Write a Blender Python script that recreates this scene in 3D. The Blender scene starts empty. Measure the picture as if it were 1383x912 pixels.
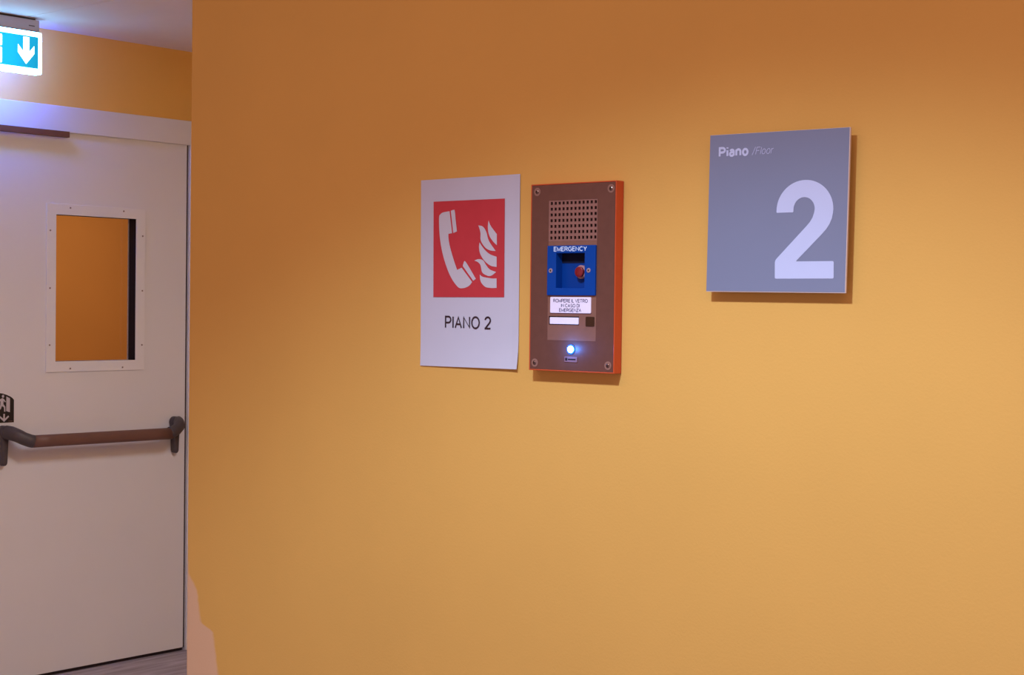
import bpy, bmesh, math, random
from mathutils import Matrix, Vector
from math import sin, cos, pi, radians

random.seed(4)
scn = bpy.context.scene
C = scn.collection
DW = -3.004          # x of the face of the wall that holds the door
CEIL = 2.486
FLOOR = -0.0125


def lin(c):
    return tuple((v / 12.92 if v <= .04045 else ((v + .055) / 1.055) ** 2.4) for v in [x / 255 for x in c])


# ------------------------------------------------------------------ materials
def mat(name, col, rough=.6, metal=0, spec=.4, noise=0, nscale=30, bump=0, bscale=400, emit=None, estr=0, coat=0, trans=0, alpha=1):
    m = bpy.data.materials.new(name)
    m.use_nodes = True
    nt = m.node_tree
    b = nt.nodes['Principled BSDF']
    b.inputs['Base Color'].default_value = (*col, 1)
    b.inputs['Roughness'].default_value = rough
    b.inputs['Metallic'].default_value = metal
    b.inputs['Specular IOR Level'].default_value = spec
    b.inputs['Coat Weight'].default_value = coat
    b.inputs['Transmission Weight'].default_value = trans
    b.inputs['Alpha'].default_value = alpha
    tc = nt.nodes.new('ShaderNodeTexCoord')
    if noise:
        n = nt.nodes.new('ShaderNodeTexNoise')
        n.inputs['Scale'].default_value = nscale
        n.inputs['Detail'].default_value = 6
        nt.links.new(tc.outputs['Object'], n.inputs['Vector'])
        r = nt.nodes.new('ShaderNodeValToRGB')
        r.color_ramp.elements[0].position = .3
        r.color_ramp.elements[1].position = .7
        r.color_ramp.elements[0].color = (*[v * (1 - noise) for v in col], 1)
        r.color_ramp.elements[1].color = (*[min(1, v * (1 + noise)) for v in col], 1)
        nt.links.new(n.outputs['Fac'], r.inputs['Fac'])
        nt.links.new(r.outputs['Color'], b.inputs['Base Color'])
    if bump:
        n2 = nt.nodes.new('ShaderNodeTexNoise')
        n2.inputs['Scale'].default_value = bscale
        n2.inputs['Detail'].default_value = 3
        nt.links.new(tc.outputs['Object'], n2.inputs['Vector'])
        bp = nt.nodes.new('ShaderNodeBump')
        bp.inputs['Strength'].default_value = bump
        bp.inputs['Distance'].default_value = .002
        nt.links.new(n2.outputs['Fac'], bp.inputs['Height'])
        nt.links.new(bp.outputs['Normal'], b.inputs['Normal'])
    if emit:
        b.inputs['Emission Color'].default_value = (*emit, 1)
        b.inputs['Emission Strength'].default_value = estr
    return m


YEL = (.66, .385, .102)


def wall_paint(name, patch=False, col=YEL):
    m = mat(name, col, rough=.75, spec=.15, noise=.025, nscale=3.5, bump=.12, bscale=260)
    if patch:          # bare plaster showing through near the foot of the corner
        nt = m.node_tree
        b = nt.nodes['Principled BSDF']
        old = b.inputs['Base Color'].links[0].from_socket
        tc = [n for n in nt.nodes if n.type == 'TEX_COORD'][0]
        sep = nt.nodes.new('ShaderNodeSeparateXYZ')
        nt.links.new(tc.outputs['Object'], sep.inputs[0])
        fc = nt.nodes.new('ShaderNodeFloatCurve')
        cv = fc.mapping.curves[0]
        pts = [(0, .11), (.7678, .094), (.8114, .084), (.845, .078), (.8565, .042), (.88, .037), (.9145, .0305), (.943, .006), (1.0, .0)]
        cv.points[0].location = pts[0]
        cv.points[1].location = pts[-1]
        for p in pts[1:-1]:
            cv.points.new(*p)
        for p in cv.points:
            p.handle_type = 'VECTOR'
        fc.mapping.update()
        nt.links.new(sep.outputs['Z'], fc.inputs['Value'])
        nz = nt.nodes.new('ShaderNodeTexNoise')
        nz.inputs['Scale'].default_value = 60
        nt.links.new(tc.outputs['Object'], nz.inputs['Vector'])
        ma = nt.nodes.new('ShaderNodeMath'); ma.operation = 'MULTIPLY_ADD'
        nt.links.new(nz.outputs['Fac'], ma.inputs[0]); ma.inputs[1].default_value = .008; ma.inputs[2].default_value = -.004
        sub = nt.nodes.new('ShaderNodeMath'); sub.operation = 'SUBTRACT'
        nt.links.new(fc.outputs[0], sub.inputs[0]); nt.links.new(sep.outputs['X'], sub.inputs[1])
        add = nt.nodes.new('ShaderNodeMath'); add.operation = 'ADD'
        nt.links.new(sub.outputs[0], add.inputs[0]); nt.links.new(ma.outputs[0], add.inputs[1])
        mr = nt.nodes.new('ShaderNodeMapRange')
        mr.inputs['From Min'].default_value = -.0035; mr.inputs['From Max'].default_value = .0035
        nt.links.new(add.outputs[0], mr.inputs['Value'])
        mx = nt.nodes.new('ShaderNodeMixRGB')
        nt.links.new(mr.outputs[0], mx.inputs['Fac'])
        nt.links.new(old, mx.inputs['Color1'])
        mx.inputs['Color2'].default_value = (.66, .43, .27, 1)
        nt.links.new(mx.outputs[0], b.inputs['Base Color'])
    return m


M = {}
M['yellow'] = wall_paint('yellow wall paint', True)
M['yellow_lit'] = wall_paint('yellow wall paint lightened', col=(.86, .50, .12))  # same paint as the near wall, lightened in place of corridor light
M['orange'] = mat('orange room paint', (.60, .26, .05), rough=.8, spec=.1, noise=.02, nscale=4)
M['ceiling'] = mat('ceiling plaster', (.86, .79, .80), rough=.85, spec=.1, noise=.02, nscale=5, bump=.05)
M['groove'] = mat('ceiling joint shadow', (.25, .22, .22), rough=.9)
M['door'] = mat('door white enamel', (.75, .745, .79), rough=.5, spec=.25, noise=.012, nscale=3, bump=.03, bscale=150)
M['frame'] = mat('door frame white', (.75, .745, .79), rough=.5, spec=.25, noise=.012, nscale=4)
M['vframe'] = mat('vision frame white', (.79, .785, .83), rough=.45, spec=.3, noise=.01, nscale=6)
M['dark'] = mat('black gasket and gap shade', (.012, .004, .006), rough=.7, noise=.2, nscale=20)
M['gapshade'] = mat('brown edge seal', (.06, .035, .035), rough=.7, noise=.1)
M['screwdot'] = mat('small screw dull', (.25, .2, .2), rough=.4, metal=.5, noise=.1)
M['bar_grey'] = mat('push bar grey plastic', (.075, .062, .070), rough=.5, spec=.4, noise=.05, nscale=40, bump=.05, bscale=600)
M['bar_brown'] = mat('push bar brown enamel', (.17, .085, .066), rough=.45, spec=.35, noise=.04, nscale=20)
M['rail'] = mat('closer rail brown', (.19, .085, .055), rough=.45, metal=.2, noise=.05)
M['red_house'] = mat('red enamel housing', (.52, .075, .022), rough=.4, spec=.4, noise=.03, nscale=40)
M['plate'] = mat('brushed bronze steel', (.155, .068, .052), rough=.45, metal=.35, spec=.4, noise=.05, nscale=90, bump=.04, bscale=500)
M['module'] = mat('lighter bronze module', (.25, .125, .095), rough=.5, metal=.3, noise=.04, nscale=90)
M['grille'] = mat('grille bronze', (.29, .15, .13), rough=.5, metal=.3, noise=.04, nscale=90)
M['hole'] = mat('speaker dark', (.015, .006, .005), rough=.9, noise=.1)
M['blue'] = mat('blue call point plastic', (.002, .050, .31), rough=.4, spec=.12, noise=.03, nscale=40)
M['bluedeep'] = mat('deep blue recess', (.002, .040, .25), rough=.4, spec=.12, noise=.05, nscale=40)
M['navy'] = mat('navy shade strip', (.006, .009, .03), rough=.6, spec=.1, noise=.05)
M['btn'] = mat('red push button', (.19, .008, .016), rough=.25, spec=.6, noise=.05, nscale=60)
M['btnring'] = mat('button collar', (.45, .25, .27), rough=.15, spec=.8, noise=.05, nscale=60)
M['cscrew'] = mat('call point screw', (.36, .27, .32), rough=.4, metal=.2, noise=.05)
M['washer'] = mat('screw washer', (.30, .17, .14), rough=.35, metal=.3, noise=.05)
M['screw'] = mat('screw steel', (.22, .14, .12), rough=.2, metal=.8, noise=.08, nscale=200)
M['screwin'] = mat('screw recess', (.03, .012, .01), rough=.5, noise=.1)
M['ptext'] = mat('pale blue print', (.50, .66, .95), rough=.6, noise=.02)
M['label'] = mat('white label plastic', (.80, .76, .95), rough=.45, noise=.015, nscale=50)
M['ink'] = mat('dark ink', (.02, .015, .03), rough=.7, noise=.1)
M['ink2'] = mat('navy ink', (.05, .04, .13), rough=.7, noise=.1)
M['sensor'] = mat('dark sensor window', (.035, .014, .008), rough=.2, spec=.5, noise=.05)
M['badge'] = mat('badge silver', (.28, .15, .15), rough=.4, metal=.3, noise=.05)
M['led'] = mat('blue led', (.5, .8, 1), emit=(.62, .86, 1.0), estr=5, noise=.01)
M['ledring'] = mat('blue led collar', (.01, .08, .45), rough=.3, emit=(.0, .16, .9), estr=.8, noise=.02)
M['paper'] = mat('white paper', (.515, .53, .665), rough=.85, spec=.1, noise=.012, nscale=12, bump=.03, bscale=120)
M['pred'] = mat('printed red', (.50, .045, .060), rough=.75, spec=.15, noise=.04, nscale=25)
M['pwhite'] = mat('printed white', (.52, .52, .62), rough=.85, spec=.1, noise=.012, nscale=12)
M['pink'] = mat('paper print black', (.03, .012, .02), rough=.8, noise=.05)
M['sgrey'] = mat('sign blue grey', (.185, .215, .335), rough=.5, spec=.3, noise=.02, nscale=8, bump=.02, bscale=900)
M['sedge'] = mat('sign pale edge', (.62, .52, .50), rough=.35, spec=.5, noise=.03)
M['swhite'] = mat('sign white lettering', (.49, .555, .82), rough=.5, spec=.2, noise=.01)
M['sthin'] = mat('sign thin lettering', (.45, .50, .76), rough=.5, spec=.2, noise=.01)
M['spacer'] = mat('sign spacer', (.12, .10, .10), rough=.6, noise=.03)
M['stick'] = mat('black glow sticker', (.016, .012, .010), rough=.55, noise=.1)
M['stickw'] = mat('sticker pale print', (.55, .50, .55), rough=.6, noise=.02)
M['cap'] = mat('exit sign grey cap', (.50, .45, .50), rough=.5, noise=.02)
M['capgap'] = mat('exit sign gap shade', (.06, .05, .05), rough=.7, noise=.05)
M['elight'] = mat('exit sign lit border', (.8, .85, 1), emit=(.20, .62, 1.1), estr=15, noise=.01)
M['erear'] = mat('exit sign rear diffuser', (.8, .85, 1), emit=(.048, .105, .95), estr=36, noise=.01)
M['ewhite'] = mat('exit sign lit pictogram', (.8, .85, 1), emit=(.9, .98, 1.0), estr=3.0, noise=.01)
M['egreen'] = mat('exit sign cyan field', (.0, .25, .35), emit=(.006, .50, .92), estr=1.0, noise=.01)


def fade_field(m):      # the lit field falls off a little towards the edge of the panel
    nt = m.node_tree
    b = nt.nodes['Principled BSDF']
    tc = [n for n in nt.nodes if n.type == 'TEX_COORD'][0]
    sx = nt.nodes.new('ShaderNodeSeparateXYZ')
    nt.links.new(tc.outputs['Object'], sx.inputs[0])
    mr = nt.nodes.new('ShaderNodeMapRange')
    mr.interpolation_type = 'SMOOTHSTEP'
    mr.inputs['From Min'].default_value = .05
    mr.inputs['From Max'].default_value = .178
    mr.inputs['To Min'].default_value = 1.08
    mr.inputs['To Max'].default_value = .62
    nt.links.new(sx.outputs['X'], mr.inputs['Value'])
    nt.links.new(mr.outputs[0], b.inputs['Emission Strength'])


fade_field(M['egreen'])


def glass_mat():
    m = bpy.data.materials.new('clear glass pane')
    m.use_nodes = True
    nt = m.node_tree
    nt.nodes.clear()
    out = nt.nodes.new('ShaderNodeOutputMaterial')
    t = nt.nodes.new('ShaderNodeBsdfTransparent')
    t.inputs[0].default_value = (.96, .97, .96, 1)
    g = nt.nodes.new('ShaderNodeBsdfGlossy')
    g.inputs['Roughness'].default_value = .02
    fr = nt.nodes.new('ShaderNodeFresnel')
    fr.inputs[0].default_value = 1.45
    mu = nt.nodes.new('ShaderNodeMath'); mu.operation = 'MULTIPLY'; mu.inputs[1].default_value = .6
    mx = nt.nodes.new('ShaderNodeMixShader')
    nt.links.new(fr.outputs[0], mu.inputs[0])
    nt.links.new(mu.outputs[0], mx.inputs[0])
    nt.links.new(t.outputs[0], mx.inputs[1])
    nt.links.new(g.outputs[0], mx.inputs[2])
    nt.links.new(mx.outputs[0], out.inputs[0])
    return m


M['glass'] = glass_mat()


def floor_mat():
    m = mat('grey wood vinyl', (.2, .17, .2), rough=.5, spec=.3)
    nt = m.node_tree
    b = nt.nodes['Principled BSDF']
    tc = [n for n in nt.nodes if n.type == 'TEX_COORD'][0]
    mp = nt.nodes.new('ShaderNodeMapping')
    mp.inputs['Scale'].default_value = (14, 1.3, 1)
    nt.links.new(tc.outputs['Object'], mp.inputs['Vector'])
    n = nt.nodes.new('ShaderNodeTexNoise')
    n.inputs['Scale'].default_value = 3
    n.inputs['Detail'].default_value = 7
    n.inputs['Distortion'].default_value = .6
    nt.links.new(mp.outputs[0], n.inputs['Vector'])
    r = nt.nodes.new('ShaderNodeValToRGB')
    r.color_ramp.elements[0].position = .3
    r.color_ramp.elements[1].position = .72
    r.color_ramp.elements[0].color = (.26, .22, .25, 1)
    r.color_ramp.elements[1].color = (.50, .44, .52, 1)
    nt.links.new(n.outputs['Fac'], r.inputs[0])
    nt.links.new(r.outputs[0], b.inputs['Base Color'])
    return m


M['floor'] = floor_mat()


# ------------------------------------------------------------------ mesh helpers
# Wall-mounted things are modelled in a local frame: x to the right along the wall, z up, -y out of the wall (depth d = -y).
def link(name, bm, m, parent=None, smooth=False, normals=True):
    if normals:
        bmesh.ops.recalc_face_normals(bm, faces=bm.faces)
    me = bpy.data.meshes.new(name)
    bm.to_mesh(me)
    bm.free()
    for k in (m if isinstance(m, (list, tuple)) else [m]):
        me.materials.append(k)
    if smooth:
        for p in me.polygons:
            p.use_smooth = True
    o = bpy.data.objects.new(name, me)
    C.objects.link(o)
    if parent is not None:
        o.parent = parent
    return o


def bevel(o, w, seg=2):
    md = o.modifiers.new('bevel', 'BEVEL')
    md.width = w
    md.segments = seg
    md.limit_method = 'ANGLE'
    return o


def add_box(bm, x0, x1, y0, y1, z0, z1):
    vs = [bm.verts.new(p) for p in ((x0, y0, z0), (x1, y0, z0), (x1, y1, z0), (x0, y1, z0), (x0, y0, z1), (x1, y0, z1), (x1, y1, z1), (x0, y1, z1))]
    for f in ((0, 3, 2, 1), (4, 5, 6, 7), (0, 1, 5, 4), (1, 2, 6, 5), (2, 3, 7, 6), (3, 0, 4, 7)):
        bm.faces.new([vs[i] for i in f])


def box(*a):
    bm = bmesh.new()
    add_box(bm, *a)
    return bm


def sheet(x0, x1, z0, z1, d0, d1, holes=()):
    """Flat slab from depth d0 (back) to d1 (front) with rectangular through-holes (x0,x1,z0,z1)."""
    bm = bmesh.new()
    xs = sorted({x0, x1, *[h[0] for h in holes], *[h[1] for h in holes]})
    zs = sorted({z0, z1, *[h[2] for h in holes], *[h[3] for h in holes]})
    def solid(i, j):
        if i < 0 or j < 0 or i >= len(xs) - 1 or j >= len(zs) - 1:
            return False
        cx, cz = (xs[i] + xs[i + 1]) / 2, (zs[j] + zs[j + 1]) / 2
        return not any(h[0] < cx < h[1] and h[2] < cz < h[3] for h in holes)
    vc = {}
    def v(i, j, k):
        if (i, j, k) not in vc:
            vc[i, j, k] = bm.verts.new((xs[i], -(d1 if k else d0), zs[j]))
        return vc[i, j, k]
    for i in range(len(xs) - 1):
        for j in range(len(zs) - 1):
            if not solid(i, j):
                continue
            bm.faces.new((v(i, j, 1), v(i + 1, j, 1), v(i + 1, j + 1, 1), v(i, j + 1, 1)))
            bm.faces.new((v(i, j, 0), v(i, j + 1, 0), v(i + 1, j + 1, 0), v(i + 1, j, 0)))
            if not solid(i - 1, j): bm.faces.new((v(i, j, 0), v(i, j, 1), v(i, j + 1, 1), v(i, j + 1, 0)))
            if not solid(i + 1, j): bm.faces.new((v(i + 1, j, 1), v(i + 1, j, 0), v(i + 1, j + 1, 0), v(i + 1, j + 1, 1)))
            if not solid(i, j - 1): bm.faces.new((v(i, j, 0), v(i + 1, j, 0), v(i + 1, j, 1), v(i, j, 1)))
            if not solid(i, j + 1): bm.faces.new((v(i, j + 1, 1), v(i + 1, j + 1, 1), v(i + 1, j + 1, 0), v(i, j + 1, 0)))
    return bm


def quad_slab(pts, d0, d1):
    """Slab whose face is the polygon pts (x,z), from depth d0 to d1."""
    bm = bmesh.new()
    f = [bm.verts.new((x, -d1, z)) for x, z in pts]
    b = [bm.verts.new((x, -d0, z)) for x, z in pts]
    bm.faces.new(f)
    bm.faces.new(b[::-1])
    n = len(pts)
    for i in range(n):
        bm.faces.new((f[i], b[i], b[(i + 1) % n], f[(i + 1) % n]))
    return bm


def rrect(x0, x1, z0, z1, r, n=5):
    out = []
    for cx, cz, a in ((x1 - r, z1 - r, 0), (x0 + r, z1 - r, 90), (x0 + r, z0 + r, 180), (x1 - r, z0 + r, 270)):
        for k in range(n + 1):
            t = radians(a + 90 * k / n)
            out.append((cx + r * cos(t), cz + r * sin(t)))
    return out


def arc(cx, cz, rx, rz, a0, a1, n=14):
    return [(cx + rx * cos(radians(a0 + (a1 - a0) * k / n)), cz + rz * sin(radians(a0 + (a1 - a0) * k / n))) for k in range(n + 1)]


def spline(pts, n=6):
    """Closed outline through pts (x, z[, 's']); points marked 's' stay sharp corners."""
    P = [(p[0], p[1], len(p) > 2) for p in pts]
    N = len(P)
    out = []
    for i in range(N):
        a, b = P[i], P[(i + 1) % N]
        pa = a if a[2] else P[i - 1]
        pb = b if b[2] else P[(i + 2) % N]
        for k in range(n):
            t = k / n
            def h(c):
                p0, p1, p2, p3 = pa[c], a[c], b[c], pb[c]
                return .5 * (2 * p1 + (p2 - p0) * t + (2 * p0 - 5 * p1 + 4 * p2 - p3) * t * t + (3 * p1 - p0 - 3 * p2 + p3) * t ** 3)
            out.append((h(0), h(1)))
    return out


def add_poly(bm, pts, d):
    f = bm.faces.new([bm.verts.new((x, -d, z)) for x, z in pts])
    f.normal_update()
    if f.normal.y > 0:
        f.normal_flip()
    return f


def flats(polys, d):
    bm = bmesh.new()
    for p in polys:
        add_poly(bm, p, d)
    bmesh.ops.triangulate(bm, faces=bm.faces, ngon_method='EAR_CLIP')
    return bm


def disc_prism(bm, cx, cz, r, d0, d1, n=20, r1=None):
    r1 = r if r1 is None else r1
    f = [bm.verts.new((cx + r1 * cos(2 * pi * k / n), -d1, cz + r1 * sin(2 * pi * k / n))) for k in range(n)]
    b = [bm.verts.new((cx + r * cos(2 * pi * k / n), -d0, cz + r * sin(2 * pi * k / n))) for k in range(n)]
    bm.faces.new(f)
    bm.faces.new(b[::-1])
    for i in range(n):
        bm.faces.new((f[i], b[i], b[(i + 1) % n], f[(i + 1) % n]))


def dome(bm, cx, cz, r, d0, h, n=20, rings=6):
    prev = None
    for j in range(rings):
        a = pi / 2 * j / rings
        ring = [bm.verts.new((cx + r * cos(a) * cos(2 * pi * k / n), -(d0 + h * sin(a)), cz + r * cos(a) * sin(2 * pi * k / n))) for k in range(n)]
        if prev:
            for i in range(n):
                bm.faces.new((prev[i], prev[(i + 1) % n], ring[(i + 1) % n], ring[i]))
        else:
            bm.faces.new(ring[::-1])
        prev = ring
    t = bm.verts.new((cx, -(d0 + h), cz))
    for i in range(n):
        bm.faces.new((prev[i], prev[(i + 1) % n], t))


def tube(path, n=16):
    """path: list of (Vector, rx (in-plane), rz (vertical)); swept closed tube."""
    bm = bmesh.new()
    rings = []
    for i, (p, ra, rb) in enumerate(path):
        a = path[max(0, i - 1)][0]
        b = path[min(len(path) - 1, i + 1)][0]
        t = (b - a).normalized()
        up = Vector((0, 0, 1))
        s = t.cross(up)
        s = s.normalized() if s.length > 1e-4 else Vector((1, 0, 0))
        w = s.cross(t).normalized()
        rings.append([bm.verts.new(p + s * ra * cos(2 * pi * k / n) + w * rb * sin(2 * pi * k / n)) for k in range(n)])
    for r0, r1 in zip(rings, rings[1:]):
        for k in range(n):
            bm.faces.new((r0[k], r0[(k + 1) % n], r1[(k + 1) % n], r1[k]))
    bm.faces.new(rings[0][::-1])
    bm.faces.new(rings[-1])
    return bm


# ------------------------------------------------------------------ lettering from strokes
G = {
    'P': (.60, [[(0, 0), (0, 1), (.33, 1)], arc(.33, .73, .27, .27, 90, -90) + [(0, .46)]]),
    'I': (0, [[(0, 0), (0, 1)]]),
    'A': (.70, [[(0, 0), (.35, 1), (.70, 0)], [(.12, .33), (.58, .33)]]),
    'N': (.66, [[(0, 0), (0, 1), (.66, 0), (.66, 1)]]),
    'O': (.82, [arc(.41, .5, .41, .5, 90, 450, 28)]),
    '2': (.58, [arc(.29, .72, .29, .28, 172, -10, 14) + [(.50, .52), (.03, .0)], [(-.05, 0), (.6, 0)]]),
    'E': (.56, [[(.56, 1), (0, 1), (0, 0), (.56, 0)], [(0, .52), (.5, .52)]]),
    'M': (.78, [[(0, 0), (0, 1), (.39, .1), (.78, 1), (.78, 0)]]),
    'R': (.64, [[(0, 0), (0, 1), (.34, 1)], arc(.34, .74, .27, .26, 90, -90) + [(0, .48)], [(.36, .48), (.64, 0)]]),
    'G': (.76, [arc(.40, .5, .40, .5, 48, 330, 20) + [(.76, .26), (.76, .46), (.44, .46)]]),
    'C': (.72, [arc(.40, .5, .40, .5, 45, 315, 20)]),
    'Y': (.7, [[(0, 1), (.35, .45), (.7, 1)], [(.35, .45), (.35, 0)]]),
    'V': (.72, [[(0, 1), (.36, 0), (.72, 1)]]),
    'T': (.64, [[(0, 1), (.64, 1)], [(.32, 1), (.32, 0)]]),
    'L': (.5, [[(0, 1), (0, 0), (.5, 0)]]),
    'S': (.58, [arc(.29, .75, .27, .25, 30, 270, 12) + arc(.29, .25, .29, .25, 90, -150, 12)]),
    'D': (.68, [[(0, 0), (0, 1), (.3, 1)] + arc(.3, .5, .38, .5, 90, -90) + [(0, 0)]]),
    'Z': (.6, [[(0, 1), (.6, 1), (0, 0), (.6, 0)]]),
    'F': (.54, [[(0, 0), (0, 1), (.54, 1)], [(0, .53), (.46, .53)]]),
    'i': (0, [[(0, 0), (0, .70)], [(0, .90), (0, 1.05)]]),
    'a': (.44, [[(.44, 0), (.44, .46)] + arc(.23, .46, .21, .26, 0, 155, 10), [(.44, .42), (.2, .42)] + arc(.2, .21, .2, .21, 90, 270, 10) + [(.30, .02), (.44, .14)]]),
    'n': (.46, [[(0, 0), (0, .72)], [(0, .45)] + arc(.23, .46, .23, .26, 180, 0, 12) + [(.46, 0)]]),
    'o': (.52, [arc(.26, .36, .26, .36, 90, 450, 24)]),
    'l': (0, [[(0, 0), (0, 1)]]),
    'r': (.28, [[(0, 0), (0, .72)], [(0, .42)] + arc(.26, .44, .26, .27, 180, 80, 8)]),
    '/': (.34, [[(0, -.08), (.30, 1.06)]]),
}


STEP = [0]


def stroke(bm, pts, w, d):
    STEP[0] = (STEP[0] + 1) % 3
    d += STEP[0] * 3e-5          # overlapping strokes lie a hair apart
    P = [Vector(p) for p in pts]
    P = [p for i, p in enumerate(P) if i == 0 or (p - P[i - 1]).length > 1e-7]
    closed = (P[0] - P[-1]).length < 1e-6
    if closed:
        P = P[:-1]
    n = len(P)
    L, R = [], []
    for i in range(n):
        a = P[i - 1] if (i > 0 or closed) else None
        b = P[(i + 1) % n] if (i < n - 1 or closed) else None
        d1 = (P[i] - a).normalized() if a is not None else (b - P[i]).normalized()
        d2 = (b - P[i]).normalized() if b is not None else d1
        n1, n2 = Vector((-d1.y, d1.x)), Vector((-d2.y, d2.x))
        m = n1 + n2
        m = m.normalized() if m.length > 1e-3 else n1
        k = w / 2 / max(.45, m.dot(n1))
        L.append(P[i] + m * k)
        R.append(P[i] - m * k)
    vl = [bm.verts.new((p.x, -d, p.y)) for p in L]
    vr = [bm.verts.new((p.x, -d, p.y)) for p in R]
    for i in range(n if closed else n - 1):
        j = (i + 1) % n
        f = bm.faces.new((vr[i], vr[j], vl[j], vl[i]))
        f.normal_update()
        if f.normal.y > 0:
            f.normal_flip()


def lettering(text, x0, x1, zb, cap, w, d, gap=.22, space=.34, slant=0, xs=None, bm=None):
    """Text fitted between x0 and x1, baseline zb, cap height cap, stroke width w (metres), depth d."""
    bm = bm or bmesh.new()
    tot = 0
    for i, ch in enumerate(text):
        tot += space if ch == ' ' else G[ch][0]
        if i < len(text) - 1 and ch != ' ':
            tot += gap
    sw = (x1 - x0 - w) / max(tot, 1e-6)
    ca = cap - w
    x = 0
    for ch in text:
        if ch == ' ':
            x += space
            continue
        for pl in G[ch][1]:
            n0 = len(bm.verts)
            stroke(bm, [(x0 + w / 2 + (x + px) * sw + slant * pz * ca, zb + w / 2 + pz * ca) for px, pz in pl], w, d)
            if ch.isupper() or ch.isdigit():         # cut pointed corners off at the cap line and the baseline
                bm.verts.ensure_lookup_table()
                for v in list(bm.verts)[n0:]:
                    v.co.z = min(max(v.co.z, zb), zb + cap)
        x += G[ch][0] + gap
    return bm


# ------------------------------------------------------------------ object helpers
def thing(name, label, cat, loc=(0, 0, 0), rz=0, kind=None, group=None):
    o = bpy.data.objects.new(name, None)
    o.empty_display_size = .1
    C.objects.link(o)
    o.location = loc
    o.rotation_euler = (0, 0, rz)
    tag(o, label, cat, kind, group)
    return o


def tag(o, label=None, cat=None, kind=None, group=None):
    if label: o['label'] = label
    if cat: o['category'] = cat
    if kind: o['kind'] = kind
    if group: o['group'] = group
    return o


def struct(name, bm, m, label, cat):
    return tag(link(name, bm, m), label, cat, 'structure')


def empty_part(name, parent):
    o = bpy.data.objects.new(name, None)
    o.empty_display_size = .05
    C.objects.link(o)
    o.parent = parent
    return o


# ------------------------------------------------------------------ the room
T = .16
bm = bmesh.new()
add_box(bm, 0, 4.6, 0, T, FLOOR, CEIL)
w = bevel(struct('wall_right', bm, M['yellow'], 'large yellow painted wall carrying the two signs and the intercom', 'wall'), .004, 3)
struct('wall_corridor', box(0, T, T, 5.2, FLOOR, CEIL), M['yellow_lit'], 'yellow corridor wall behind the near wall corner', 'wall')
struct('wall_end', box(DW, 0, 5.2, 5.35, FLOOR, CEIL), M['yellow_lit'], 'yellow wall closing the far end of the corridor', 'wall')
DY0, DY1, DZ1 = 1.335, 2.329, 2.100       # door leaf
# wall with the door opening (local frame turned so that x runs along world Y)
wl = link('wall_left', sheet(-5.5, 5.2, FLOOR, CEIL, -.12, 0, [(DY0 - .045, DY1 + .05, FLOOR, DZ1 + .045)]), M['yellow_lit'])
tag(wl, 'yellow wall strip above and around the white door', 'wall', 'structure')
wl.location = (DW, 0, 0)
wl.rotation_euler = (0, 0, pi / 2)
struct('floor', box(-5.6, 4.6, -5.5, 5.35, FLOOR - .06, FLOOR), M['floor'], 'grey wood-look floor below the white door', 'floor')
bm = bmesh.new()
add_box(bm, DW - .1, 4.6, -5.5, 1.4555, CEIL, CEIL + .02)
add_box(bm, DW - .1, 4.6, 1.4585, 5.35, CEIL, CEIL + .02)
add_box(bm, DW - .1, 4.6, -5.5, 5.35, CEIL + .02, CEIL + .06)
struct('ceiling', bm, M['ceiling'], 'white plaster ceiling above the door with a fine joint', 'ceiling')
# room seen through the window in the door
bm = bmesh.new()
X0 = DW - .125
add_box(bm, -5.55, -5.45, -.5, 5.2, FLOOR, CEIL)
add_box(bm, -5.45, X0, -.6, -.5, FLOOR, CEIL)
add_box(bm, -5.45, X0, 5.1, 5.2, FLOOR, CEIL)
struct('wall_beyond', bm, M['orange'], 'orange wall seen through the window in the door', 'wall')
struct('ceiling_beyond', box(-5.55, DW - .1, -.6, 5.2, CEIL, CEIL + .06), M['ceiling'], 'ceiling of the room behind the door', 'ceiling')

DOORROT = pi / 2


def dthing(name, label, cat, u, z, kind=None, d=0):
    o = thing(name, label, cat, (DW + d, u, z), DOORROT, kind)
    return o


def dlocal(bm, u, z, d=0):
    """shift geometry modelled in door-wall coordinates so that the thing's empty is its origin"""
    bmesh.ops.translate(bm, verts=bm.verts, vec=(-u, d, -z))
    return bm


# door frame: one moulded white surround, header and two jambs
bm = sheet(DY0 - .10, DY1 + .105, FLOOR, 2.1975, 0, .012, [(DY0 - .006, DY1 + .008, FLOOR, DZ1 - .003)])
fr = link('trim_1', bm, M['frame'])
add = bmesh.new()
fr.location = (DW, 0, 0)
fr.rotation_euler = (0, 0, DOORROT)
tag(fr, 'white door frame with a wide flat header under the yellow strip', 'door frame', 'structure')
bevel(fr, .003)
# inner rebate of the frame
rb = link('trim_2', sheet(DY0 - .045, DY1 + .05, FLOOR, DZ1 + .045, -.12, -.002, [(DY0 - .006, DY1 + .008, FLOOR, DZ1 + .004)]), M['frame'])
rb.location = (DW, 0, 0)
rb.rotation_euler = (0, 0, DOORROT)
tag(rb, 'white lining of the door opening behind the frame', 'door frame', 'structure')

# ------------------------------------------------------------------ door
U0, Z0 = DY0, 0
door = dthing('door_1', 'white fire door with small window and brown push bar', 'door', U0, Z0, 'structure')
WY0, WY1, WZ0, WZ1 = 1.7011, 2.0752, 1.2083, 1.7783


def dl(name, bm, m, parent=door, smooth=False):
    return link(name, dlocal(bm, U0, Z0), m, parent, smooth)


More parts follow.
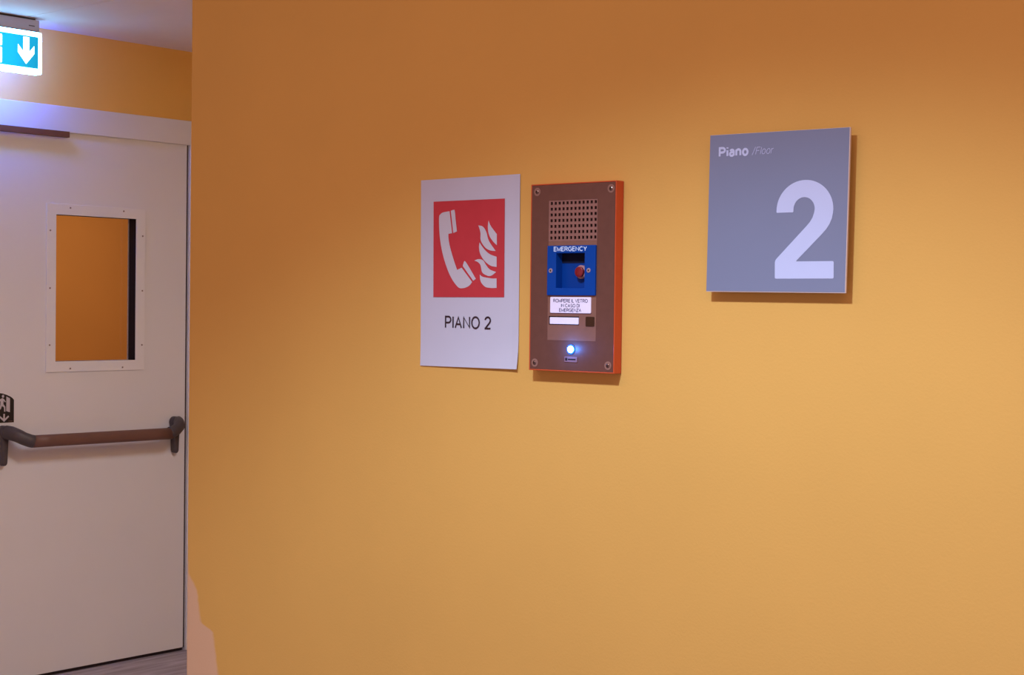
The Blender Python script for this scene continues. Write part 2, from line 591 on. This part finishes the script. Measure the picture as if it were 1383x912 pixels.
bevel(dl('door_leaf', sheet(DY0, DY1, 0, DZ1, -.0515, -.002, [(WY0 - .004, WY1 + .004, WZ0 - .004, WZ1 + .004)]), M['door']), .0015)
vf = dl('window_frame', sheet(1.659, 2.1185, 1.1674, 1.8199, -.002, .0035, [(WY0, WY1, WZ0, WZ1)]), M['vframe'])
bevel(vf, .001)
for y, z in ((1.7635, 1.8065), (2.012, 1.8065), (1.674, 1.7153), (1.674, 1.4928), (1.674, 1.2727), (1.7675, 1.1800), (2.0119, 1.1800), (2.105, 1.269), (2.105, 1.4889), (2.105, 1.7104)):
    b2 = bmesh.new()
    disc_prism(b2, y, z, .0036, .0035, .0045, 10)
    link('screw', dlocal(b2, U0, Z0), M['screwdot'], vf)
dl('window_gasket', sheet(WY0 - .004, WY1 + .004, WZ0 - .004, WZ1 + .004, -.0455, -.0021, [(WY0, WY1, WZ0, WZ1)]), M['dark'])
dl('window_pane', sheet(WY0 + .0005, WY1 - .0005, WZ0 + .0005, WZ1 - .0005, -.0505, -.0460), M['glass'])
dl('rear_window_frame', sheet(WY0 - .03, WY1 + .03, WZ0 - .03, WZ1 + .03, -.0540, -.0517, [(WY0 + .0005, WY1 - .0008, WZ0, WZ1)]), M['vframe'])
dl('bottom_gap_shade', box(DY0 + .004, DY1 - .002, .006, .050, FLOOR + .001, -.0002), M['dark'])  # black filler painting the shade of the gap under the leaf
dl('edge_gap_shade', box(DY1 + .0002, DY1 + .0062, .0030, .040, 0, DZ1 - .002), M['gapshade'])  # brown filler painting the shade in the gap beside the leaf
rail = dl('closer_rail', box(DY0 + .03, 1.738, -.034, -.0125, 2.0755, 2.0985), M['rail'])
bevel(rail, .0015)

# push bar: part of the door, brackets + arms + bar as its pieces
pb = empty_part('push_bar', door)
YL, YR = 1.470, 2.2665
ZB = .9115
for yc, s in ((YL, 1), (YR, -1)):
    # tapered back plate with round head
    pts = arc(yc, .9485, .0215, .0235, -18, 198, 16) + [(yc - .0145, .91)] + arc(yc - .0005, .8330, .0115, .0130, 180, 360, 12) + [(yc + .0145, .91)]
    b2 = quad_slab(pts, -.002, .030)
    o = link('bracket', dlocal(b2, U0, Z0), M['bar_grey'], pb)
    bevel(o, .007, 4)
    for p in o.data.polygons:
        p.use_smooth = True
    # arm that swings out from the bracket head to the bar
    path = [(0, -.018, .947, .018, .022), (.0, -.036, .9475, .0205, .0265), (.010, -.055, .945, .0215, .0268), (.026, -.076, .937, .0225, .0258), (.050, -.090, .925, .021, .0245), (.076, -.098, .9165, .020, .0245), (.092, -.100, .9135, .019, .0245)]
    fine = []
    for i in range(len(path) - 1):
        for k in range(4):
            t = k / 4
            fine.append([a + (b - a) * t for a, b in zip(path[i], path[i + 1])])
    fine.append(path[-1])
    b2 = tube([(Vector((yc + s * p[0] * (.80 if s > 0 else 1.0), p[1], p[2])), p[3], p[4]) for p in fine], 20)
    link('arm', dlocal(b2, U0, Z0), M['bar_grey'], pb, True)
nb = []
for k in range(9):
    t = k / 8
    nb.append((Vector((YL + .068 + (YR - YL - .068 - .082) * t, -.100, .9135 - .003 * t)), .0165, .0235))
link('bar', dlocal(tube(nb, 24), U0, Z0), M['bar_brown'], pb, True)

# ------------------------------------------------------------------ glow sticker on the door
s0, s1, sz0, sz1 = 1.438, 1.5235, .9812, 1.0645
st = dthing('exit_sticker', 'small black exit sticker with running figure and down arrow above the push bar', 'sticker', (s0 + s1) / 2, sz0)


def sl(name, bm, m, parent=st):
    return link(name, dlocal(bm, (s0 + s1) / 2, sz0), m, parent)


outline = [(s0, sz0), (s1, sz0), (s1, 1.0655), (1.5185, 1.0725), (1.508, 1.0795), (1.492, 1.0865), (1.475, 1.0920), (s0 + .018, 1.0950), (s0, 1.0955)]
sl('backing', quad_slab(outline, -.0018, -.0008), M['stick'])
polys = [
    [(1.4905, 1.0250), (1.5060, 1.0200), (1.5060, 1.0730), (1.4905, 1.0805)],           # open door
    arc(1.4765, 1.0815, .0052, .0056, 0, 330, 11),                                        # head
    [(1.4610, 1.0700), (1.4740, 1.0745), (1.4800, 1.0715), (1.4880, 1.0610), (1.4855, 1.0580), (1.4790, 1.0650), (1.4780, 1.0520), (1.4865, 1.0420), (1.4870, 1.0230), (1.4815, 1.0230), (1.4805, 1.0390),
     (1.4720, 1.0455), (1.4680, 1.0340), (1.4530, 1.0250), (1.4505, 1.0290), (1.4620, 1.0370), (1.4655, 1.0510), (1.4660, 1.0640), (1.4605, 1.0600), (1.4550, 1.0520), (1.4515, 1.0550), (1.4565, 1.0650)],
]
sl('exit_pictogram', flats(polys, -.0004), M['stickw'])
ax, az = 1.4815, .9845
sl('down_arrow', flats([[(ax - .0032, 1.0150), (ax - .0032, .9965), (ax - .0175, 1.0080), (ax - .0215, 1.0035), (ax, az), (ax + .0215, 1.0035), (ax + .0175, 1.0080), (ax + .0032, .9965), (ax + .0032, 1.0150)]], -.0004), M['stickw'])
sl('small_print', flats([[(1.5000, .9862), (1.5180, .9862), (1.5180, .9876), (1.5000, .9876)]], -.0004), M['badge'])

# ------------------------------------------------------------------ lit exit sign over the door
e0, e1, ez0, ez1 = 1.140, 1.5195, 2.2795, 2.4345
ed = .175
ex = thing('exit_sign', 'lit blue-green exit sign with white down arrow under the ceiling', 'sign', (DW + ed, (e0 + e1) / 2, CEIL), DOORROT)


def el(name, bm, m, parent=ex):
    bmesh.ops.translate(bm, verts=bm.verts, vec=(-(e0 + e1) / 2, 0, -CEIL))
    return link(name, bm, m, parent)


# here depth 0 is the front of the sign, going back to the wall
el('gap_shade_block', box(e0 + .03, e1 - .020, .012, .050, 2.4785, CEIL), M['capgap'])  # dark block painting the shade between housing and ceiling
cp = bevel(el('housing', box(e0 + .012, e1 - .010, .000, .058, 2.4375, 2.4785), M['cap']), .002)
el('small_mark', flats([[(e1 - .055, 2.4535), (e1 - .030, 2.4535), (e1 - .030, 2.4575), (e1 - .055, 2.4575)]], .0004), M['spacer'], cp)
body = el('light_panel', quad_slab(rrect(e0, e1, ez0, ez1, .008), -.028, 0), M['elight'])
el('rear_diffuser', quad_slab(rrect(e0 + .004, e1 - .004, ez0 + .004, ez1 - .004, .006), -.030, -.0282), M['erear'])
el('panel_rim', quad_slab([(e0 + .006, ez1 + .0004), (e1 - .006, ez1 + .0004), (e1 - .006, ez1 + .0028), (e0 + .006, ez1 + .0028)], -.03, .001), M['spacer'])
el('colour_field', sheet(e0 + .0135, e1 - .0150, ez0 + .0205, ez1 - .0175, .0002, .0012), M['egreen'])
ca, cz = 1.4535, 0
arrow = [(ca - .0125, 2.4115), (ca + .0125, 2.4115), (ca + .0125, 2.3575), (ca + .0335, 2.3820), (ca + .0335, 2.3530), (ca, 2.3130), (ca - .0345, 2.3530), (ca - .0345, 2.3820), (ca - .0125, 2.3575)]
el('down_arrow', flats([[(x, z) for x, z in arrow]], .0018), M['ewhite'])
# pictogram: doorway with running figure (mostly left of the picture edge)
dp = [rrect(1.322, 1.354, 2.368, 2.409, .004), rrect(1.322, 1.354, 2.306, 2.362, .004)]
fig = [[(1.262, 2.388), (1.285, 2.390), (1.302, 2.372), (1.297, 2.366), (1.283, 2.377), (1.284, 2.352), (1.306, 2.335), (1.304, 2.303), (1.293, 2.303), (1.292, 2.328),
        (1.270, 2.342), (1.262, 2.320), (1.238, 2.306), (1.232, 2.314), (1.252, 2.328), (1.258, 2.358), (1.252, 2.372), (1.242, 2.362), (1.236, 2.366), (1.248, 2.384)], arc(1.281, 2.403, .0095, .0095, 0, 340, 14)]
el('exit_pictogram', flats(dp + fig, .0018), M['ewhite'])

# ------------------------------------------------------------------ paper notice "PIANO 2"
PC = (.699, 1.349)
pp = thing('paper_sign', 'white paper notice with red fire telephone symbol reading PIANO 2', 'notice', (PC[0], 0, PC[1]))


def pl(name, bm, m, parent=pp):
    bmesh.ops.translate(bm, verts=bm.verts, vec=(-PC[0], 0, -PC[1]))
    return link(name, bm, m, parent)


tl, tr, br, bl = (.5925, 1.6463), (.8020, 1.6475), (.8030, 1.3500), (.5960, 1.3488)
bm = bmesh.new()
NX, NZ = 16, 40
grid = {}
for i in range(NX + 1):
    for j in range(NZ + 1):
        s, t = i / NX, j / NZ
        x = (tl[0] * (1 - s) + tr[0] * s) * t + (bl[0] * (1 - s) + br[0] * s) * (1 - t)
        z = (tl[1] * (1 - s) + tr[1] * s) * t + (bl[1] * (1 - s) + br[1] * s) * (1 - t)
        curl = max(0, (.17 - t) / .17) ** 2 * (.0010 + .0032 * s)
        side = max(0, (s - .93) / .07) ** 2 * .0008
        for k in (0, 1):
            grid[i, j, k] = bm.verts.new((x, -(.0003 + .0004 * k + curl + side), z))
for i in range(NX):
    for j in range(NZ):
        for k in (0, 1):
            bm.faces.new((grid[i, j, k], grid[i + 1, j, k], grid[i + 1, j + 1, k], grid[i, j + 1, k]))
for i in range(NX):
    for j in (0, NZ):
        bm.faces.new((grid[i, j, 0], grid[i + 1, j, 0], grid[i + 1, j, 1], grid[i, j, 1]))
for j in range(NZ):
    for i in (0, NX):
        bm.faces.new((grid[i, j, 0], grid[i, j + 1, 0], grid[i, j + 1, 1], grid[i, j, 1]))
sheet_o = pl('paper_sheet', bm, M['paper'])
red = pl('red_panel', flats([[(.6212, 1.6112), (.7716, 1.6112), (.7726, 1.4597), (.6230, 1.4590)]], .0013), M['pred'])
hand = [(.6340, 1.5862), (.6366, 1.5906), (.6423, 1.5935), (.6565, 1.5950, 's'), (.6625, 1.5602, 's'), (.6545, 1.5593, 's'), (.6549, 1.5520), (.6579, 1.5400), (.6660, 1.5195), (.6742, 1.5022, 's'), (.6838, 1.5055, 's'), (.7062, 1.4832, 's'),
        (.7010, 1.4778), (.6935, 1.4746), (.6860, 1.4733), (.6783, 1.4742), (.6690, 1.4815), (.6590, 1.4937), (.6500, 1.5100), (.6424, 1.5285), (.6372, 1.5480), (.6345, 1.5680)]
ear = [(.6592, 1.5956, 's'), (.6640, 1.5966), (.6675, 1.5955), (.6700, 1.5800), (.6728, 1.5628, 's'), (.6650, 1.5603, 's')]
mouth = [(.6862, 1.5082, 's'), (.6885, 1.5148), (.6920, 1.5148), (.7030, 1.5020), (.7140, 1.4880, 's'), (.7086, 1.4850, 's')]
pl('handset_symbol', flats([spline(hand), spline(ear), spline(mouth)], .0016), M['pwhite'], red)
fl = [
    [(.7391, 1.5785, 's'), (.7440, 1.5695), (.7564, 1.5570, 's'), (.7567, 1.5398, 's'), (.7480, 1.5465), (.7405, 1.5560), (.7378, 1.5680)],
    [(.7180, 1.5713, 's'), (.7275, 1.5690), (.7345, 1.5610), (.7405, 1.5465), (.7545, 1.5310, 's'), (.7440, 1.5318), (.7330, 1.5365), (.7235, 1.5475), (.7225, 1.5600)],
    [(.7210, 1.5448, 's'), (.7262, 1.5385), (.7345, 1.5310), (.7440, 1.5255), (.7566, 1.5220, 's'), (.7568, 1.5063, 's'), (.7440, 1.5085), (.7310, 1.5165), (.7228, 1.5265), (.7200, 1.5365)],
    [(.7104, 1.5165, 's'), (.7190, 1.5187), (.7285, 1.5168), (.7350, 1.5095), (.7430, 1.5025), (.7560, 1.4985, 's'), (.7450, 1.4925), (.7350, 1.4938), (.7270, 1.4985), (.7235, 1.5090), (.7180, 1.5140)],
    [(.7222, 1.4948, 's'), (.7275, 1.4915), (.7370, 1.4898), (.7480, 1.4885), (.7570, 1.4886, 's'), (.7573, 1.4740, 's'), (.7470, 1.4738), (.7350, 1.4752), (.7265, 1.4810), (.7228, 1.4880)],
]
pl('flame_symbol', flats([spline(f) for f in fl], .0016), M['pwhite'], red)
pl('lettering', lettering('PIANO 2', .6490, .7464, 1.4096, .0202, .00270, .0014, gap=.26, space=.40), M['pink'])

# ------------------------------------------------------------------ emergency intercom panel
IC = (.918, 1.3507)
ic = thing('emergency_intercom', 'red-edged bronze emergency intercom with blue call point between the two signs', 'intercom', (IC[0], 0, IC[1]))


def il(name, bm, m, parent=ic, smooth=False):
    bmesh.ops.translate(bm, verts=bm.verts, vec=(-IC[0], 0, -IC[1]))
    return link(name, bm, m, parent, smooth)


IX0, IX1, IZ0, IZ1, ID = .8383, .9981, 1.3507, 1.6287, .0183
# red tray: rim + back
bm = sheet(IX0, IX1, IZ0, IZ1, .0020, ID, [(IX0 + .0018, IX1 - .0018, IZ0 + .0018, IZ1 - .0018)])
add_box(bm, IX0, IX1, -.0020, -.0005, IZ0, IZ1)
bevel(il('housing', bm, M['red_house']), .0006)
MX0, MX1, MZ0, MZ1 = .8732, .9644, 1.3963, 1.6034
BX0, BX1, BZ0, BZ1 = .8732, .9644, 1.4628, 1.5366     # blue module
RX0, RX1, RZ0, RZ1 = .8905, .9440, 1.4735, 1.5252     # its recess
il('face_plate', sheet(IX0 + .0020, IX1 - .0020, IZ0 + .0020, IZ1 - .0020, .0163, ID - .0002, [(MX0, MX1, MZ0, MZ1)]), M['plate'])
gx0, gx1, gz0, gz1 = MX0 + .0002, MX1 - .0002, 1.5428, MZ1 - .0002
hs = .0022
hx = [.8785 + (.9608 - .8785) * k / 11 for k in range(12)]
hz = [1.5480 + (1.5992 - 1.5480) * k / 6 for k in range(7)]
holes = [(a - hs * .95, a + hs * .95, b - hs, b + hs) for a in hx for b in hz]
il('speaker_grille', sheet(gx0, gx1, gz0, gz1, .0160, ID - .0001, holes), M['grille'])
il('speaker_backing', box(gx0, gx1, -.0120, -.0110, gz0, gz1), M['hole'])
SX0, SX1, SZ0, SZ1 = .8757, .9328, 1.4194, 1.4322     # slot of the name window
il('module_plate', sheet(MX0 + .0002, MX1 - .0002, MZ0 + .0002, gz0 - .0002, .0160, ID - .0001, [(BX0 + .0016, BX1 - .0016, BZ0, BZ1), (SX0, SX1, SZ0, SZ1)]), M['module'])
# blue call point, recessed in the plate
cpnt = empty_part('call_point', ic)
FD = ID + .0030
bevel(il('frame', sheet(BX0 + .0004, BX1 - .0004, BZ0 + .0002, BZ1 - .0002, .0040, FD, [(RX0, RX1, RZ0, RZ1)]), M['blue'], cpnt), .0008)
il('recess_back', box(RX0 - .004, RX1 + .004, -.0062, -.0042, RZ0 - .004, RZ1 + .004), M['bluedeep'], cpnt)
il('recess_shade', box(RX0 - .0035, RX1 + .0035, -.0066, -.0063, 1.5108, RZ1 + .0035), M['navy'], cpnt)  # shadow along the top of the recess, painted as a navy strip
bm = bmesh.new()
disc_prism(bm, .9298, 1.4975, .0100, .0062, .0110, 28)
disc_prism(bm, .9298, 1.4975, .0092, .0110, .0125, 28)
il('button_collar', bm, M['btnring'], cpnt)
bm = bmesh.new()
disc_prism(bm, .9298, 1.4975, .0078, .0125, .0160, 28)
dome(bm, .9298, 1.4975, .0078, .0160, .0016, 28)
il('button', bm, M['btn'], cpnt)
for x in (.8808, .9520):
    bm = bmesh.new()
    disc_prism(bm, x, 1.4995, .0036, FD, FD + .0009, 18, .0032)
    il('screw', bm, M['cscrew'], cpnt)
    bm = bmesh.new()
    disc_prism(bm, x, 1.4995, .0015, FD + .0009, FD + .0010, 6)
    il('screw_recess', bm, M['screwin'], cpnt)
il('lettering', lettering('EMERGENCY', .8863, .9486, 1.5277, .0072, .00140, FD + .0003, gap=.24), M['ptext'], cpnt)
# instruction label
lab = bevel(il('instruction_label', quad_slab(rrect(.8793, .9556, 1.4370, 1.4606, .0015, 3), ID - .0001, ID + .0016), M['label']), .0003)
bm = lettering('ROMPERE IL VETRO', .8855, .9500, 1.4525, .0054, .00080, ID + .0018, gap=.22, space=.34)
lettering('IN CASO DI', .9003, .9352, 1.4455, .0052, .00080, ID + .0018, gap=.22, space=.34, bm=bm)
lettering('EMERGENZA', .8968, .9382, 1.4388, .0052, .00080, ID + .0018, gap=.22, bm=bm)
il('lettering', bm, M['ink2'], lab)
# name window in its slot
nw = il('slot_backing', box(SX0 - .001, SX1 + .001, -.0120, -.0110, SZ0 - .001, SZ1 + .001), M['hole'])
bevel(il('name_plate', quad_slab(rrect(.8775, .9318, 1.4206, 1.4306, .001, 3), .0121, .0181), M['label']), .0003)
il('sensor_window', quad_slab(rrect(.9456, .9614, 1.4180, 1.4321, .0012, 3), ID - .0001, ID + .0006), M['sensor'])
# blue lamp
bm = bmesh.new()
disc_prism(bm, .9190, 1.3838, .0072, ID - .0002, ID + .0012, 24)
lr = il('lamp_collar', bm, M['ledring'])
bm = bmesh.new()
dome(bm, .9190, 1.3838, .0054, ID + .0012, .0036, 22)
il('lamp', bm, M['led'], lr)
bd = il('badge', quad_slab(rrect(.9070, .9308, 1.3650, 1.3730, .0006, 2), ID - .0001, ID + .0006), M['badge'])
il('badge_mark', flats([rrect(.9085, .9125, 1.3670, 1.3712, .0004, 2), [(.9138, 1.3680), (.9280, 1.3680), (.9280, 1.3700), (.9138, 1.3700)]], ID + .0008), M['hole'], bd)
for x, z in ((.8505, 1.6173), (.9885, 1.6173), (.8495, 1.3620), (.9870, 1.3620)):
    bm = bmesh.new()
    disc_prism(bm, x, z, .0062, ID - .0002, ID + .0002, 24)
    ws = il('screw_washer', bm, M['washer'])
    bm = bmesh.new()
    dome(bm, x, z, .0034, ID + .0002, .0016, 18)
    il('screw', bm, M['screw'], ws)
    bm = bmesh.new()
    disc_prism(bm, x, z, .0016, ID + .0017, ID + .0021, 6)
    il('screw_recess', bm, M['screwin'], ws)

# ------------------------------------------------------------------ floor number sign
SC = (1.2615, 1.4688)
fs = thing('floor_sign', 'square blue-grey floor sign with a large white number 2', 'sign', (SC[0], 0, SC[1]))


def fl_(name, bm, m, parent=fs):
    bmesh.ops.translate(bm, verts=bm.verts, vec=(-SC[0], 0, -SC[1]))
    return link(name, bm, m, parent)


q = [(1.1556, 1.6838), (1.1527, 1.4694), (1.3672, 1.4682), (1.3703, 1.6817)]
e = .0011
qi = [(1.1556 + .0004, 1.6838 - .0004), (1.1527 + .0004, 1.4694 + e), (1.3672 - e, 1.4682 + e), (1.3703 - e, 1.6817 - .0004)]
fl_('backing_board', quad_slab([(1.175, 1.663), (1.172, 1.490), (1.347, 1.489), (1.350, 1.661)], .0005, .0122), M['spacer'])
bevel(fl_('plate', quad_slab(q, .0125, .0157), M['sedge']), .0004)
face = fl_('face', flats([qi], .0160), M['sgrey'])
two = ([(1.2627, 1.5757)] + arc(1.3053, 1.5772, .0425, .0393, 180, 0, 30)[0:] +
       [(1.3474, 1.5725), (1.3458, 1.5650), (1.3425, 1.5578), (1.3375, 1.5510), (1.3310, 1.5445), (1.2945, 1.5110), (1.2937, 1.5098)] +
       [(1.3480, 1.5098), (1.3492, 1.5090), (1.3496, 1.5078), (1.3498, 1.4890), (1.3494, 1.4877), (1.3482, 1.4871)] +
       [(1.2632, 1.4871), (1.2622, 1.4876), (1.2617, 1.4888), (1.2615, 1.5085), (1.2620, 1.5110), (1.2634, 1.5132)] +
       [(1.3085, 1.5560), (1.3135, 1.5612), (1.3172, 1.5668), (1.3195, 1.5730), (1.3204, 1.5780)] +
       arc(1.3045, 1.5780, .0159, .0160, 0, 180, 18)[1:] + [(1.2886, 1.5757), (1.2882, 1.5748), (1.2872, 1.5745), (1.2640, 1.5745), (1.2630, 1.5749)])
fl_('numeral', flats([two], .0163), M['swhite'], face)
fl_('bold_lettering', lettering('Piano', 1.1703, 1.2178, 1.6524, .0143, .00310, .0163, gap=.30), M['swhite'], face)
fl_('thin_lettering', lettering('/Floor', 1.2233, 1.2558, 1.6535, .0102, .00080, .0163, gap=.20, slant=.22), M['sthin'], face)

# ------------------------------------------------------------------ lights
def light(name, typ, loc, energy, col, **k):
    l = bpy.data.lights.new(name, typ)
    l.energy = energy
    l.color = col
    for a, b in k.items():
        setattr(l, a, b)
    o = bpy.data.objects.new(name, l)
    C.objects.link(o)
    o.location = loc
    return o


sp = light('ceiling_spot', 'SPOT', (1.28, -1.13, 2.46), 133, (.64, .81, 1.0), spot_size=radians(121), spot_blend=.46, shadow_soft_size=.05)
sp.rotation_euler = (0, 0, 0)
a1 = light('hall_panel', 'AREA', (-.4, 1.3, 2.45), 35, (.93, .93, 1.0), shape='SQUARE', size=.7)
strip = light('overhead_fill', 'AREA', (1.5, -1.15, 2.47), 17, (1.0, .64, .56), shape='RECTANGLE', size=3.4, size_y=.14)  # unseen fill lamp, added to darken the shadows below the wall signs
a2 = light('room_panel', 'AREA', (-4.25, 3.1, 2.4), 23, (1.0, .8, .8), shape='SQUARE', size=1.0)

light('lamp_glow', 'POINT', (.9190, -(ID + .0125), 1.3838), .075, (.02, .22, 1.0), shadow_soft_size=.003)

w = bpy.data.worlds.new('hall')
scn.world = w
w.use_nodes = True
bg = w.node_tree.nodes['Background']
bg.inputs[0].default_value = (1.0, .62, .56, 1)
bg.inputs[1].default_value = .76

# ------------------------------------------------------------------ camera
cam = bpy.data.cameras.new('camera')
cam.sensor_width = 36
cam.lens = 36 * 2169.36 / 1383
co = bpy.data.objects.new('camera', cam)
C.objects.link(co)
yaw, pit, rol = -0.7095, -0.0198, 0.0124
fw = Vector((sin(yaw) * cos(pit), cos(yaw) * cos(pit), sin(pit)))
r = Vector((cos(yaw), -sin(yaw), 0))
u = r.cross(fw)
r2 = r * cos(rol) + u * sin(rol)
u2 = -r * sin(rol) + u * cos(rol)
mw = Matrix((r2, u2, -fw)).transposed().to_4x4()
mw.translation = (2.38975, -1.86484, 1.44684)
co.matrix_world = mw
scn.camera = co
scn.view_settings.view_transform = 'Standard'
scn.view_settings.look = 'None'
